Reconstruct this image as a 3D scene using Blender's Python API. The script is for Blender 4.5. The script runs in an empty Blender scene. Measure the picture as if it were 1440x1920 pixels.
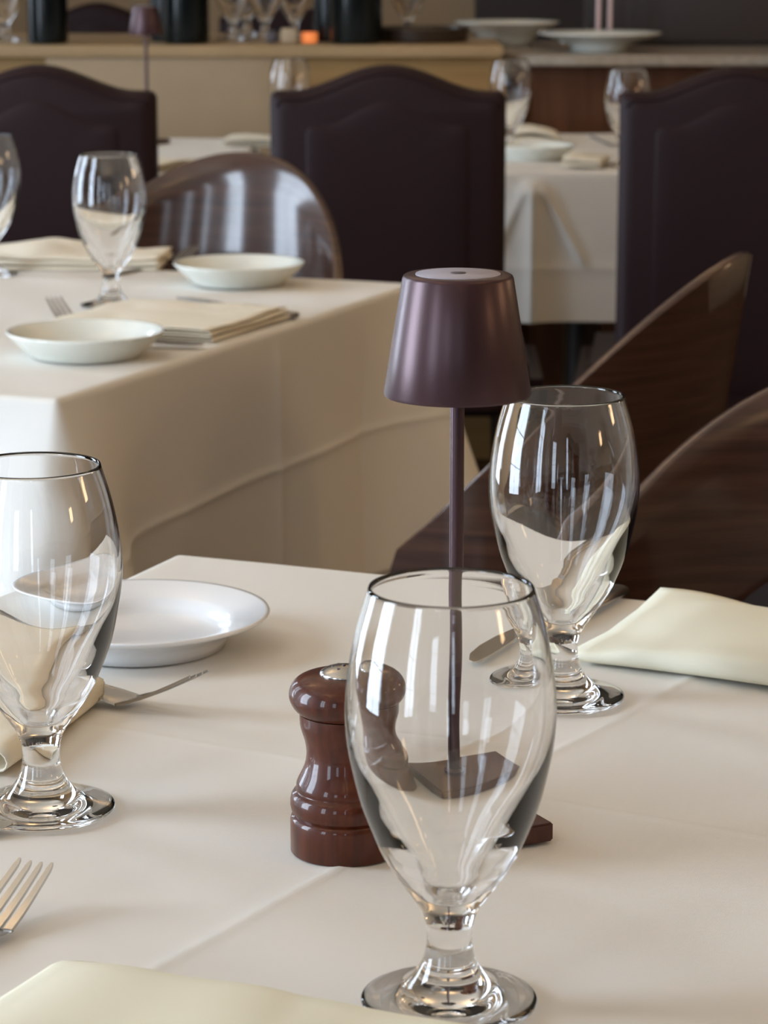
import bpy, bmesh, math, random
from math import sin, cos, pi, radians, exp, sqrt
from mathutils import Vector, Matrix

random.seed(7)
S = bpy.context.scene
COL = S.collection

# ------------------------------------------------------------------ camera
cam_d = bpy.data.cameras.new('camera')
cam_d.sensor_fit = 'VERTICAL'
cam_d.sensor_height = 36.0
cam_d.sensor_width = 27.0
cam_d.lens = 93.75
cam_d.clip_start = 0.05
cam_d.dof.use_dof = True
cam_d.dof.focus_distance = 1.36
cam_d.dof.aperture_fstop = 21.0
cam = bpy.data.objects.new('camera', cam_d)
cam.location = (0, 0, 1.188)
cam.rotation_euler = (radians(90 - 12.4), 0, 0)
COL.objects.link(cam)
S.camera = cam

# ------------------------------------------------------------------ world, exposure, windows' daylight
w = bpy.data.worlds.new('world')
w.use_nodes = True
w.node_tree.nodes['Background'].inputs[0].default_value = (0.55, 0.7, 1.0, 1)
w.node_tree.nodes['Background'].inputs[1].default_value = 0.15
S.world = w
S.view_settings.view_transform = 'Standard'
S.view_settings.look = 'None'
S.view_settings.gamma = 1.0
S.view_settings.use_curve_mapping = False
S.view_settings.exposure = -0.24
S.cycles.max_bounces = 16
S.cycles.transmission_bounces = 14
S.cycles.glossy_bounces = 6
S.cycles.diffuse_bounces = 5
S.cycles.transparent_max_bounces = 8
S.cycles.sample_clamp_indirect = 6.0
S.cycles.caustics_refractive = True
S.cycles.caustics_reflective = True
S.cycles.blur_glossy = 0.3
S.cycles.use_denoising = True

WX, WZ0, WZ1 = -2.7, 0.30, 2.60           # left wall plane and its window sill / head
LEFT_WINDOWS = [(-1.6, 0.95), (1.25, 1.0), (3.6, 1.0), (6.4, 1.0)]   # (centre y, width)
LEFT_POWER = [100, 175, 120, 85]
REAR_WINDOWS = [(-1.9, 0.75), (0.15, 0.3)]        # (centre x, width) in the wall behind the camera
REAR_Y = -4.0
PENDANT_FILL = 13
SCONCE_FILL = 8
DAY = (0.71, 0.84, 1.0)

def area(name, loc, rot, sx, sy, power, color):
    l = bpy.data.lights.new(name, 'AREA')
    l.shape = 'RECTANGLE'; l.size = sx; l.size_y = sy
    l.energy = power; l.color = color
    o = bpy.data.objects.new(name, l)
    o.location = loc; o.rotation_euler = rot
    COL.objects.link(o)
    return o

for (cy, ww), pw in zip(LEFT_WINDOWS, LEFT_POWER):
    area('window_daylight', (WX - 0.12, cy, (WZ0 + WZ1) / 2), (0, radians(-90), 0), WZ1 - WZ0, ww, pw * ww, DAY)
for cx, ww in REAR_WINDOWS:
    area('window_daylight', (cx, REAR_Y - 0.12, 1.45), (radians(90), 0, 0), ww, 2.2, 45 * ww, DAY)

# ------------------------------------------------------------------ helpers
def tag(o, label=None, cat=None, group=None, kind=None):
    if label: o['label'] = label
    if cat: o['category'] = cat
    if group: o['group'] = group
    if kind: o['kind'] = kind
    return o

def empty(name, loc=(0, 0, 0), rz=0.0, label=None, cat=None, group=None):
    o = bpy.data.objects.new(name, None)
    o.empty_display_size = 0.05
    o.location = loc; o.rotation_euler = (0, 0, rz)
    COL.objects.link(o)
    return tag(o, label, cat, group)

def link_mesh(name, verts, faces, mat, parent=None, smooth=True, angle=None):
    me = bpy.data.meshes.new(name)
    me.from_pydata([tuple(v) for v in verts], [], faces)
    me.validate()
    bm = bmesh.new(); bm.from_mesh(me)
    bmesh.ops.recalc_face_normals(bm, faces=bm.faces)
    bm.to_mesh(me); bm.free()
    me.materials.append(mat)
    if smooth:
        me.shade_smooth()
        if angle: me.set_sharp_from_angle(angle=radians(angle))
    o = bpy.data.objects.new(name, me)
    COL.objects.link(o)
    if parent: o.parent = parent
    return o

def bm_obj(name, bm, mat, parent=None, smooth=False, angle=35):
    bmesh.ops.recalc_face_normals(bm, faces=bm.faces)
    me = bpy.data.meshes.new(name)
    bm.to_mesh(me); bm.free()
    me.materials.append(mat)
    if smooth:
        me.shade_smooth(); me.set_sharp_from_angle(angle=radians(angle))
    o = bpy.data.objects.new(name, me)
    COL.objects.link(o)
    if parent: o.parent = parent
    return o

def add_box(bm, x0, x1, y0, y1, z0, z1):
    vs = [bm.verts.new(p) for p in ((x0, y0, z0), (x1, y0, z0), (x1, y1, z0), (x0, y1, z0),
                                    (x0, y0, z1), (x1, y0, z1), (x1, y1, z1), (x0, y1, z1))]
    for f in ((0, 3, 2, 1), (4, 5, 6, 7), (0, 1, 5, 4), (1, 2, 6, 5), (2, 3, 7, 6), (3, 0, 4, 7)):
        bm.faces.new([vs[i] for i in f])
    return vs

def box(name, x0, x1, y0, y1, z0, z1, mat, parent=None, bevel=0.0, seg=2):
    bm = bmesh.new(); add_box(bm, x0, x1, y0, y1, z0, z1)
    if bevel:
        bmesh.ops.bevel(bm, geom=bm.edges[:], offset=bevel, segments=seg, affect='EDGES', profile=0.5)
    return bm_obj(name, bm, mat, parent, smooth=bool(bevel))

def lathe_data(prof, n=64, cx=0, cy=0):
    """prof: list of (r, z); r=0 end points become poles"""
    V, F, rings = [], [], []
    for r, z in prof:
        if r < 1e-7:
            rings.append([len(V)]); V.append((cx, cy, z))
        else:
            base = len(V)
            for i in range(n):
                a = 2 * pi * i / n
                V.append((cx + r * cos(a), cy + r * sin(a), z))
            rings.append([base + i for i in range(n)])
    for A, B in zip(rings[:-1], rings[1:]):
        if len(A) == 1 and len(B) == 1: continue
        for i in range(n):
            j = (i + 1) % n
            if len(A) == 1: F.append((A[0], B[i], B[j]))
            elif len(B) == 1: F.append((A[i], A[j], B[0]))
            else: F.append((A[i], A[j], B[j], B[i]))
    return V, F

def lathe(name, prof, mat, parent=None, n=64, angle=None, loc=None):
    V, F = lathe_data(prof, n)
    o = link_mesh(name, V, F, mat, parent, True, angle)
    if loc: o.location = loc
    return o

def smooth_curve(pts, per=6):
    """Catmull-Rom through a list of 2D points"""
    out = []
    P = [pts[0]] + list(pts) + [pts[-1]]
    for i in range(1, len(P) - 2):
        p0, p1, p2, p3 = P[i - 1], P[i], P[i + 1], P[i + 2]
        for k in range(per):
            t = k / per
            q = []
            for c in range(len(p1)):
                a = 2 * p1[c]; b = p2[c] - p0[c]
                cc = 2 * p0[c] - 5 * p1[c] + 4 * p2[c] - p3[c]
                d = -p0[c] + 3 * p1[c] - 3 * p2[c] + p3[c]
                q.append(0.5 * (a + b * t + cc * t * t + d * t ** 3))
            out.append(tuple(q))
    out.append(tuple(pts[-1]))
    return out

def loft(sections, cap=True):
    """sections: list of rings (equal length lists of points)"""
    V, F = [], []
    n = len(sections[0])
    for s in sections: V += [tuple(p) for p in s]
    for k in range(len(sections) - 1):
        for i in range(n):
            j = (i + 1) % n
            F.append((k * n + i, k * n + j, (k + 1) * n + j, (k + 1) * n + i))
    if cap:
        F.append(tuple(range(n - 1, -1, -1)))
        b = (len(sections) - 1) * n
        F.append(tuple(b + i for i in range(n)))
    return V, F

def copy_tree(o, loc=None, rz=None, label=None, group=None):
    def rec(src, par):
        c = src.copy(); COL.objects.link(c)
        if par: c.parent = par
        for ch in src.children: rec(ch, c)
        return c
    r = rec(o, None)
    if loc is not None: r.location = loc
    if rz is not None: r.rotation_euler = (0, 0, rz)
    if label: r['label'] = label
    if group: r['group'] = group
    return r

# ------------------------------------------------------------------ materials
def new_mat(name):
    m = bpy.data.materials.new(name); m.use_nodes = True
    nt = m.node_tree
    return m, nt, nt.nodes['Principled BSDF']

def L(nt, a, b): nt.links.new(a, b)

def simple(name, col, rough=0.5, metal=0.0, noise=None, bump=None, coat=0.0, spec=None):
    m, nt, p = new_mat(name)
    p.inputs['Base Color'].default_value = (*col, 1)
    p.inputs['Roughness'].default_value = rough
    p.inputs['Metallic'].default_value = metal
    if coat: 
        p.inputs['Coat Weight'].default_value = coat
        p.inputs['Coat Roughness'].default_value = 0.08
    tc = nt.nodes.new('ShaderNodeTexCoord')
    if noise:
        sc, amt = noise
        n = nt.nodes.new('ShaderNodeTexNoise'); n.inputs['Scale'].default_value = sc
        n.inputs['Detail'].default_value = 4
        L(nt, tc.outputs['Object'], n.inputs['Vector'])
        r = nt.nodes.new('ShaderNodeMapRange')
        r.inputs['To Min'].default_value = 1 - amt; r.inputs['To Max'].default_value = 1 + amt
        L(nt, n.outputs['Fac'], r.inputs['Value'])
        v = nt.nodes.new('ShaderNodeVectorMath'); v.operation = 'SCALE'
        v.inputs[0].default_value = col
        L(nt, r.outputs[0], v.inputs['Scale'])
        L(nt, v.outputs[0], p.inputs['Base Color'])
    if spec is not None: p.inputs['Specular IOR Level'].default_value = spec
    if bump:
        sc, st, dist = bump
        n = nt.nodes.new('ShaderNodeTexNoise'); n.inputs['Scale'].default_value = sc
        n.inputs['Detail'].default_value = 3
        L(nt, tc.outputs['Object'], n.inputs['Vector'])
        b = nt.nodes.new('ShaderNodeBump'); b.inputs['Strength'].default_value = st
        b.inputs['Distance'].default_value = dist
        L(nt, n.outputs['Fac'], b.inputs['Height']); L(nt, b.outputs[0], p.inputs['Normal'])
    return m

def cloth_mat(name, col, transl=0.12):
    m, nt, p = new_mat(name)
    p.inputs['Base Color'].default_value = (*col, 1)
    p.inputs['Roughness'].default_value = 0.9
    p.inputs['Specular IOR Level'].default_value = 0.15
    tc = nt.nodes.new('ShaderNodeTexCoord')
    # weave: two crossed wave textures, and a soft uneven nap
    w1 = nt.nodes.new('ShaderNodeTexWave'); w1.bands_direction = 'X'; w1.inputs['Scale'].default_value = 330
    w2 = nt.nodes.new('ShaderNodeTexWave'); w2.bands_direction = 'Y'; w2.inputs['Scale'].default_value = 330
    for q in (w1, w2):
        q.inputs['Distortion'].default_value = 2.0
        L(nt, tc.outputs['Object'], q.inputs['Vector'])
    n = nt.nodes.new('ShaderNodeTexNoise'); n.inputs['Scale'].default_value = 28; n.inputs['Detail'].default_value = 5
    L(nt, tc.outputs['Object'], n.inputs['Vector'])
    ad = nt.nodes.new('ShaderNodeMath'); ad.operation = 'ADD'
    L(nt, w1.outputs['Fac'], ad.inputs[0]); L(nt, w2.outputs['Fac'], ad.inputs[1])
    b1 = nt.nodes.new('ShaderNodeBump'); b1.inputs['Strength'].default_value = 0.12; b1.inputs['Distance'].default_value = 0.0003
    L(nt, ad.outputs[0], b1.inputs['Height'])
    b2 = nt.nodes.new('ShaderNodeBump'); b2.inputs['Strength'].default_value = 0.25; b2.inputs['Distance'].default_value = 0.0012
    L(nt, n.outputs['Fac'], b2.inputs['Height']); L(nt, b1.outputs[0], b2.inputs['Normal'])
    L(nt, b2.outputs[0], p.inputs['Normal'])
    t = nt.nodes.new('ShaderNodeBsdfTranslucent')
    t.inputs['Color'].default_value = (col[0], col[1] * 0.86, col[2] * 0.62, 1)
    mx = nt.nodes.new('ShaderNodeMixShader'); mx.inputs[0].default_value = transl
    out = nt.nodes['Material Output']
    L(nt, p.outputs[0], mx.inputs[1]); L(nt, t.outputs[0], mx.inputs[2]); L(nt, mx.outputs[0], out.inputs['Surface'])
    return m

def wood_mat(name, c1, c2, rough=0.3, scale=(1, 1, 1), coat=0.4, band=18, coat_rough=0.1):
    m, nt, p = new_mat(name)
    tc = nt.nodes.new('ShaderNodeTexCoord')
    mp = nt.nodes.new('ShaderNodeMapping'); mp.inputs['Scale'].default_value = scale
    L(nt, tc.outputs['Object'], mp.inputs['Vector'])
    n = nt.nodes.new('ShaderNodeTexNoise'); n.inputs['Scale'].default_value = band; n.inputs['Detail'].default_value = 7
    n.inputs['Roughness'].default_value = 0.62
    L(nt, mp.outputs[0], n.inputs['Vector'])
    r = nt.nodes.new('ShaderNodeValToRGB')
    r.color_ramp.elements[0].position = 0.33; r.color_ramp.elements[0].color = (*c1, 1)
    r.color_ramp.elements[1].position = 0.68; r.color_ramp.elements[1].color = (*c2, 1)
    L(nt, n.outputs['Fac'], r.inputs[0]); L(nt, r.outputs[0], p.inputs['Base Color'])
    b = nt.nodes.new('ShaderNodeBump'); b.inputs['Strength'].default_value = 0.12; b.inputs['Distance'].default_value = 0.0006
    L(nt, n.outputs['Fac'], b.inputs['Height']); L(nt, b.outputs[0], p.inputs['Normal'])
    p.inputs['Roughness'].default_value = rough
    p.inputs['Specular IOR Level'].default_value = 0.2
    p.inputs['Coat Weight'].default_value = coat; p.inputs['Coat Roughness'].default_value = coat_rough
    return m

def glass_mat(name):
    m, nt, p = new_mat(name)
    p.inputs['Base Color'].default_value = (1, 1, 1, 1)
    p.inputs['Roughness'].default_value = 0.0
    p.inputs['IOR'].default_value = 1.5
    p.inputs['Transmission Weight'].default_value = 1.0
    return m

M = dict(
    cloth=cloth_mat('white_cotton_tablecloth', (0.80, 0.775, 0.72)),
    napkin=cloth_mat('cream_cotton_napkin', (0.86, 0.80, 0.66), 0.15),
    napkin_y=cloth_mat('pale_yellow_cotton_napkin', (0.86, 0.84, 0.69), 0.18),
    glass=glass_mat('clear_glass'),
    china=simple('white_glazed_china', (0.78, 0.79, 0.80), 0.22, coat=0.5),
    china_c=simple('ivory_glazed_china', (0.74, 0.76, 0.70), 0.22, coat=0.5),
    steel=simple('brushed_steel', (0.55, 0.53, 0.50), 0.24, 1.0, bump=(220, 0.12, 0.0003)),
    dark_steel=simple('dull_steel', (0.30, 0.28, 0.26), 0.35, 1.0),
    lamp=simple('aubergine_painted_metal', (0.066, 0.032, 0.036), 0.31, 0.45, bump=(900, 0.15, 0.0002)),
    lamp_top=simple('grey_violet_disc', (0.36, 0.34, 0.40), 0.4),
    lamp_dark=simple('black_dot', (0.07, 0.06, 0.07), 0.5),
    mill=wood_mat('varnished_walnut_turning', (0.040, 0.0075, 0.0025), (0.095, 0.020, 0.0065), 0.42, (6, 6, 0.5), 0.45, 22, 0.06),
    base=wood_mat('dark_varnished_block', (0.045, 0.016, 0.012), (0.075, 0.028, 0.02), 0.4, (1, 6, 1), 0.3, 30),
    shell=wood_mat('dark_bentwood_veneer', (0.028, 0.0105, 0.006), (0.066, 0.027, 0.014), 0.38, (0.7, 0.7, 14), 0.9, 9, 0.13),
    shell_edge=simple('plywood_edge', (0.16, 0.10, 0.07), 0.4),
    seat=simple('black_seat_leather', (0.016, 0.010, 0.009), 0.55, spec=0.2, bump=(90, 0.2, 0.001)),
    leather=simple('aubergine_leather', (0.018, 0.0075, 0.0085), 0.52, spec=0.17, noise=(6, 0.25), bump=(160, 0.25, 0.0012)),
    leg=simple('dark_stained_leg', (0.03, 0.018, 0.012), 0.35),
    floor=wood_mat('dark_floor_boards', (0.035, 0.020, 0.012), (0.07, 0.04, 0.024), 0.45, (1, 8, 1), 0.1, 5),
    wall=simple('warm_beige_plaster', (0.40, 0.29, 0.175), 0.85, noise=(3, 0.08)),
    wall_dark=simple('dark_panelling', (0.035, 0.026, 0.024), 0.6, noise=(2, 0.2)),
    ceiling=simple('cream_ceiling', (0.74, 0.64, 0.50), 0.9),
    frame=simple('dark_window_frame', (0.06, 0.04, 0.03), 0.5),
    partition=wood_mat('honey_veneer', (0.26, 0.16, 0.065), (0.34, 0.22, 0.095), 0.5, (1, 1, 8), 0.1, 3),
    beige_panel=simple('beige_board', (0.36, 0.275, 0.175), 0.85, noise=(9, 0.08), bump=(300, 0.2, 0.001)),
    ledge=wood_mat('honey_ledge', (0.34, 0.24, 0.13), (0.42, 0.30, 0.17), 0.35, (1, 8, 1), 0.2, 4),
    counter=wood_mat('red_brown_counter_front', (0.075, 0.028, 0.012), (0.115, 0.045, 0.020), 0.4, (8, 8, 0.6), 0.3, 4),
    stone=simple('pale_granite', (0.33, 0.28, 0.22), 0.3, noise=(60, 0.35)),
    bottle=simple('black_green_bottle_glass', (0.003, 0.005, 0.005), 0.18, spec=0.25),
    candle=simple('amber_candle_glass', (0.75, 0.22, 0.07), 0.4),
    rod=simple('pale_pink_wax', (0.60, 0.44, 0.42), 0.5),
    bread=simple('tan_block', (0.45, 0.36, 0.24), 0.8),
    tabletop=simple('plain_table_board', (0.20, 0.13, 0.08), 0.6),
)
# the lit tealight glows
_m, _nt, _p = M['candle'], M['candle'].node_tree, M['candle'].node_tree.nodes['Principled BSDF']
_p.inputs['Emission Color'].default_value = (1.0, 0.28, 0.07, 1)
_p.inputs['Emission Strength'].default_value = 0.7

# ------------------------------------------------------------------ room
def struct(o): o['kind'] = 'structure'; return o
RX, FY, CH = 3.6, 9.6, 3.1

struct(box('floor', WX - 0.3, RX + 0.3, REAR_Y - 0.3, FY + 0.3, -0.1, 0.0, M['floor']))
struct(box('ceiling', WX - 0.3, RX + 0.3, REAR_Y - 0.3, FY + 0.3, CH, CH + 0.1, M['ceiling']))

def wall_with_openings(name, axis, pos, thick, a0, a1, openings, z0, z1, mat):
    """axis 'x': wall in the yz plane at x=pos; 'y': wall in the xz plane at y=pos"""
    bm = bmesh.new()
    def put(u0, u1, q0, q1):
        if u1 - u0 < 1e-4: return
        if axis == 'x': add_box(bm, pos - thick, pos, u0, u1, q0, q1)
        else: add_box(bm, u0, u1, pos - thick, pos, q0, q1)
    cur = a0
    for c, wd in sorted(openings):
        put(cur, c - wd / 2, 0, CH)
        put(c - wd / 2, c + wd / 2, 0, z0)
        put(c - wd / 2, c + wd / 2, z1, CH)
        cur = c + wd / 2
    put(cur, a1, 0, CH)
    return struct(bm_obj(name, bm, mat))

wall_with_openings('wall_left', 'x', WX, 0.10, REAR_Y, FY, LEFT_WINDOWS, WZ0, WZ1, M['wall'])
wall_with_openings('wall_front', 'y', REAR_Y, 0.10, WX, RX, REAR_WINDOWS, 0.35, 2.55, M['wall_dark'])
struct(box('wall_right', RX, RX + 0.1, REAR_Y, FY, 0, CH, M['wall']))
struct(box('wall_back', WX, 0.32, FY, FY + 0.1, 0, CH, M['wall_dark']))
struct(box('trim_1', WX, 0.32, FY - 0.02, FY, 0, 1.25, M['wall']))
struct(box('wall_bar', 0.32, RX, FY - 0.3, FY + 0.1, 0, CH, M['wall_dark']))

n = 0
for cy, ww in LEFT_WINDOWS:
    n += 1
    bm = bmesh.new()
    x0, x1 = WX - 0.09, WX - 0.03
    y0, y1 = cy - ww / 2, cy + ww / 2
    t = 0.035
    add_box(bm, x0, x1, y0, y0 + t, WZ0, WZ1); add_box(bm, x0, x1, y1 - t, y1, WZ0, WZ1)
    add_box(bm, x0, x1, y0 + t, y1 - t, WZ0, WZ0 + t); add_box(bm, x0, x1, y0 + t, y1 - t, WZ1 - t, WZ1)
    add_box(bm, x0 + .01, x1 - .01, cy - 0.009, cy + 0.009, WZ0 + t, WZ1 - t)
    for k in (1, 2, 3):
        z = WZ0 + (WZ1 - WZ0) * k / 4
        add_box(bm, x0 + .015, x1 - .015, y0 + t, cy - 0.009, z - 0.008, z + 0.008)
        add_box(bm, x0 + .015, x1 - .015, cy + 0.009, y1 - t, z - 0.008, z + 0.008)
    struct(bm_obj('window_%d' % n, bm, M['frame']))
for cx, ww in REAR_WINDOWS:
    n += 1
    bm = bmesh.new()
    y0, y1 = REAR_Y - 0.09, REAR_Y - 0.03
    a, b, t = cx - ww / 2, cx + ww / 2, 0.03
    add_box(bm, a, a + t, y0, y1, 0.35, 2.55); add_box(bm, b - t, b, y0, y1, 0.35, 2.55)
    add_box(bm, a + t, b - t, y0, y1, 0.35, 0.38); add_box(bm, a + t, b - t, y0, y1, 2.52, 2.55)
    for z in (0.9, 1.45, 2.0):
        add_box(bm, a + t, b - t, y0 + .015, y1 - .015, z - 0.012, z + 0.012)
    struct(bm_obj('window_%d' % n, bm, M['frame']))

# added out-of-view uplights for warm ambient fill (each light sits in its bowl)
def fill_pendant(x, y, power=PENDANT_FILL):
    t = empty('fill_uplight', (x, y, CH), 0, 'added unseen bowl uplight giving the dining room warm ceiling fill', 'added fill light', 'added warm fill uplights')
    lathe('stem', [(0, 0), (0.012, 0), (0.012, -0.50), (0, -0.50)], M['frame'], t, 16, 40)
    lathe('bowl', [(0, -0.58), (0.06, -0.575), (0.15, -0.54), (0.21, -0.47), (0.205, -0.47), (0.145, -0.53), (0.05, -0.56), (0, -0.565)], M['frame'], t, 40, 60)
    a = area('added_warm_fill', (0, 0, -0.50), (pi, 0, 0), 0.30, 0.30, power, (1.0, 0.70, 0.39))
    a.data.shape = 'DISK'; a.parent = t
for x, y in ((-1.2, 0.3), (1.6, 0.6), (-1.2, 3.4), (1.6, 3.6), (0.2, 7.2), (0.3, -2.2)):
    fill_pendant(x, y)
# added out-of-view sconces that give warm fill from the right wall
for y in (-0.6, 1.6, 3.8):
    t = empty('fill_sconce', (RX, y, 1.75), 0, 'added unseen sconce giving warm fill from the right wall', 'wall light', 'added warm fill sconces')
    box('backplate', -0.02, 0, -0.06, 0.06, -0.12, 0.12, M['frame'], t, 0.004)
    box('shade_frame', -0.10, -0.02, -0.17, 0.17, -0.19, -0.17, M['frame'], t, 0.004)
    a = area('added_warm_fill', (-0.11, 0, 0), (0, radians(90), 0), 0.34, 0.34, SCONCE_FILL, (1.0, 0.66, 0.36))
    a.parent = t

# ------------------------------------------------------------------ tables and cloths
ROT = radians(-22.5)
UX = Vector((cos(ROT), sin(ROT), 0)); UY = Vector((-sin(ROT), cos(ROT), 0))
TZ = 0.75

def make_table(loc, rz, W, D, label):
    """local: x 0..W, y 0..D"""
    t = empty('dining_table', loc, rz, label, 'table', None)
    box('tabletop', 0.012, W - 0.012, 0.012, D - 0.012, 0.720, 0.7462, M['tabletop'], t, 0.004)
    lathe('pedestal', [(0, 0.03), (0.05, 0.03), (0.04, 0.10), (0.035, 0.6), (0.09, 0.72), (0, 0.72)], M['leg'], t, 24, 40).location = (W / 2, D / 2, 0)
    lathe('foot_disc', [(0, 0), (0.26, 0), (0.26, 0.012), (0.06, 0.03), (0, 0.03)], M['leg'], t, 40, 40).location = (W / 2, D / 2, 0)
    return t

def cloth(name, loc, rz, W, D, drop, mat, step=0.012, creases=(), side_creases=(), flare=0.28, wob=0.0006,
          slope=0.03, seed=1, waves=0.010, nd=44, top_z=TZ, inset=0.0, hem_fn=None):
    rnd = random.Random(seed)
    ph = [rnd.uniform(0, 6.28) for _ in range(12)]
    r = 0.008
    nx, ny = max(2, int((W - 2 * r) / step)), max(2, int((D - 2 * r) / step))
    V, F = [], []
    def tz(x, y):
        z = wob * (sin(x * 19 + ph[0] + 2 * sin(y * 7 + ph[1])) + 0.7 * sin(y * 23 + ph[2] + 2 * sin(x * 9)) + 0.5 * sin((x + y) * 41 + ph[3]))
        for (ax, ay, bx, by, amp, wid) in creases:
            dx, dy = bx - ax, by - ay; l = sqrt(dx * dx + dy * dy)
            d = ((x - ax) * dy - (y - ay) * dx) / l
            s = ((x - ax) * dx + (y - ay) * dy) / l
            fade = 0.75 + 0.25 * sin(s * 17 + ph[4])
            z += amp * fade * exp(-abs(d) / wid)
        # calm towards the border
        e = min(x, y, W - x, D - y)
        return z * min(1, max(0, e / 0.03))
    for j in range(ny + 1):
        for i in range(nx + 1):
            x = r + (W - 2 * r) * i / nx; y = r + (D - 2 * r) * j / ny
            V.append((x, y, top_z + tz(x, y)))
    idx = lambda i, j: j * (nx + 1) + i
    for j in range(ny):
        for i in range(nx):
            F.append((idx(i, j), idx(i + 1, j), idx(i + 1, j + 1), idx(i, j + 1)))
    # perimeter columns: (vertex, outward angle, side, position along side, side length)
    cols = []
    K = 7
    for i in range(nx + 1): cols.append((idx(i, 0), -pi / 2, 0, (W - 2 * r) * i / nx, W - 2 * r))
    for k in range(1, K): cols.append((idx(nx, 0), -pi / 2 + (pi / 2) * k / K, 0, W - 2 * r, W - 2 * r))
    for j in range(ny + 1): cols.append((idx(nx, j), 0, 1, (D - 2 * r) * j / ny, D - 2 * r))
    for k in range(1, K): cols.append((idx(nx, ny), (pi / 2) * k / K, 1, D - 2 * r, D - 2 * r))
    for i in range(nx, -1, -1): cols.append((idx(i, ny), pi / 2, 2, (W - 2 * r) * (nx - i) / nx, W - 2 * r))
    for k in range(1, K): cols.append((idx(0, ny), pi / 2 + (pi / 2) * k / K, 2, W - 2 * r, W - 2 * r))
    for j in range(ny, -1, -1): cols.append((idx(0, j), pi, 3, (D - 2 * r) * (ny - j) / ny, D - 2 * r))
    for k in range(1, K): cols.append((idx(0, 0), pi + (pi / 2) * k / K, 3, D - 2 * r, D - 2 * r))
    prof = [(r * sin(a), -r * (1 - cos(a)), 0) for a in (pi / 8, pi / 4, 3 * pi / 8, pi / 2)]
    colv = []
    s_run = 0
    for c, (v, ang, side, s, ls) in enumerate(cols):
        bx, by, bz = V[v]
        lst = [v]
        n_ = (cos(ang), sin(ang)); tn = (-n_[1], n_[0])
        dc = min(s, ls - s)
        fl = exp(-(dc / 0.085) ** 2)
        for (o, dz, _) in prof:
            lst.append(len(V)); V.append((bx + n_[0] * o, by + n_[1] * o, bz + dz))
        for k in range(1, nd + 1):
            d = (drop - r) * k / nd
            q = d / drop
            o = r + slope * d + flare * fl * d
            o += waves * q * (sin(s * 9.0 + ph[5 + side]) + 0.5 * sin(s * 21 + ph[6] + side))
            o += 0.004 * q * fl * sin(ang * 6 + ph[7])
            z = bz - r - d
            for (sd, kind, at_, amp, wid) in side_creases:
                if sd != side: continue
                if kind == 'h': o += amp * exp(-abs(d - at_) / wid) * min(1, dc / 0.05 + 0.3)
                else:
                    if kind[0] == 'd':
                        k_, dmax = kind[1], kind[2]
                        if d < dmax: o += amp * exp(-abs(s - at_ - k_ * d) / wid) * min(1, d / 0.03) * min(1, (dmax - d) / 0.02)
                    else: o += amp * exp(-abs(s - at_) / wid) * min(1, d / 0.03)
            if hem_fn: z += hem_fn(side, s, ls) * q
            lst.append(len(V)); V.append((bx + n_[0] * o, by + n_[1] * o, z))
        colv.append(lst)
    nc = len(colv)
    for c in range(nc):
        A, B = colv[c], colv[(c + 1) % nc]
        for k in range(len(A) - 1):
            if k == 0 and A[0] == B[0]: F.append((A[0], A[1], B[1]))
            else: F.append((A[k], A[k + 1], B[k + 1], B[k]))
    o = link_mesh(name, V, F, mat)
    o.location = loc; o.rotation_euler = (0, 0, rz)
    return o

def to_local(px, py, loc, rz):
    dx, dy = px - loc[0], py - loc[1]
    return dx * cos(rz) + dy * sin(rz), -dx * sin(rz) + dy * cos(rz)

# table 1 (the near one): far-left corner at (-0.149, 1.859)
T1W, T1D = 1.15, 0.95
T1far = Vector((-0.149, 1.859, 0))
T1o = T1far - UY * T1D
T1loc = (T1o.x, T1o.y, 0)
make_table(T1loc, ROT, T1W, T1D, 'near restaurant table hidden under the cloth that carries the lamp')
def cr(ax, ay, bx, by, amp, wid, loc=T1loc, rz=ROT):
    a = to_local(ax, ay, loc, rz); b = to_local(bx, by, loc, rz)
    return (*a, *b, amp, wid)
c1 = cloth('tablecloth', T1loc, ROT, T1W, T1D, 0.26, M['cloth'], step=0.0028, seed=3, wob=0.00042,
           creases=(cr(-0.133, 1.417, 0.188, 1.243, 0.0010, 0.0028), cr(-0.098, 1.075, -0.020, 1.201, 0.0014, 0.0032),
                    cr(-0.133, 1.417, 0.188, 1.243, 0.0012, 0.025), cr(-0.098, 1.075, -0.020, 1.201, 0.0016, 0.025)),
           nd=24)
tag(c1, 'cream white tablecloth on the nearest table, under the lamp and pepper mill', 'tablecloth')

# table 2 (middle left): near-right corner at (-0.308, 2.485)
T2W, T2D = 1.30, 0.913
T2near = Vector((-0.308, 2.485, 0))
T2o = T2near - UX * T2W
T2loc = (T2o.x, T2o.y, 0)
make_table(T2loc, ROT, T2W, T2D, 'middle restaurant table hidden under the white cloth at left')
u2 = cloth('under_cloth', T2loc, ROT, T2W, T2D, 0.50, M['cloth'], step=0.03, seed=5, flare=0.16, slope=0.0, waves=0.006,
           top_z=TZ - 0.0022, nd=30)
tag(u2, 'longer beige under-cloth showing below the overlay hem of the middle table', 'tablecloth')
c2 = cloth('tablecloth', T2loc, ROT, T2W, T2D, 0.335, M['cloth'], nd=130, step=0.005, seed=11, wob=0.0009, flare=0.32, slope=0.02,
           side_creases=((1, 'h', 0.150, 0.0024, 0.0035), (1, 'h', 0.150, 0.0012, 0.02), (1, 'v', 0.485, 0.004, 0.005), (1, 'v', 0.485, 0.002, 0.03), (1, 'v', 0.72, -0.006, 0.02)),
           creases=((0.0, 0.30, 1.3, 0.30, 0.0025, 0.02), (0.80, 0, 0.80, 0.9, 0.002, 0.02)), waves=0.007)
tag(c2, 'white tablecloth of the middle table with folded crease lines down its side', 'tablecloth')

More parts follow.
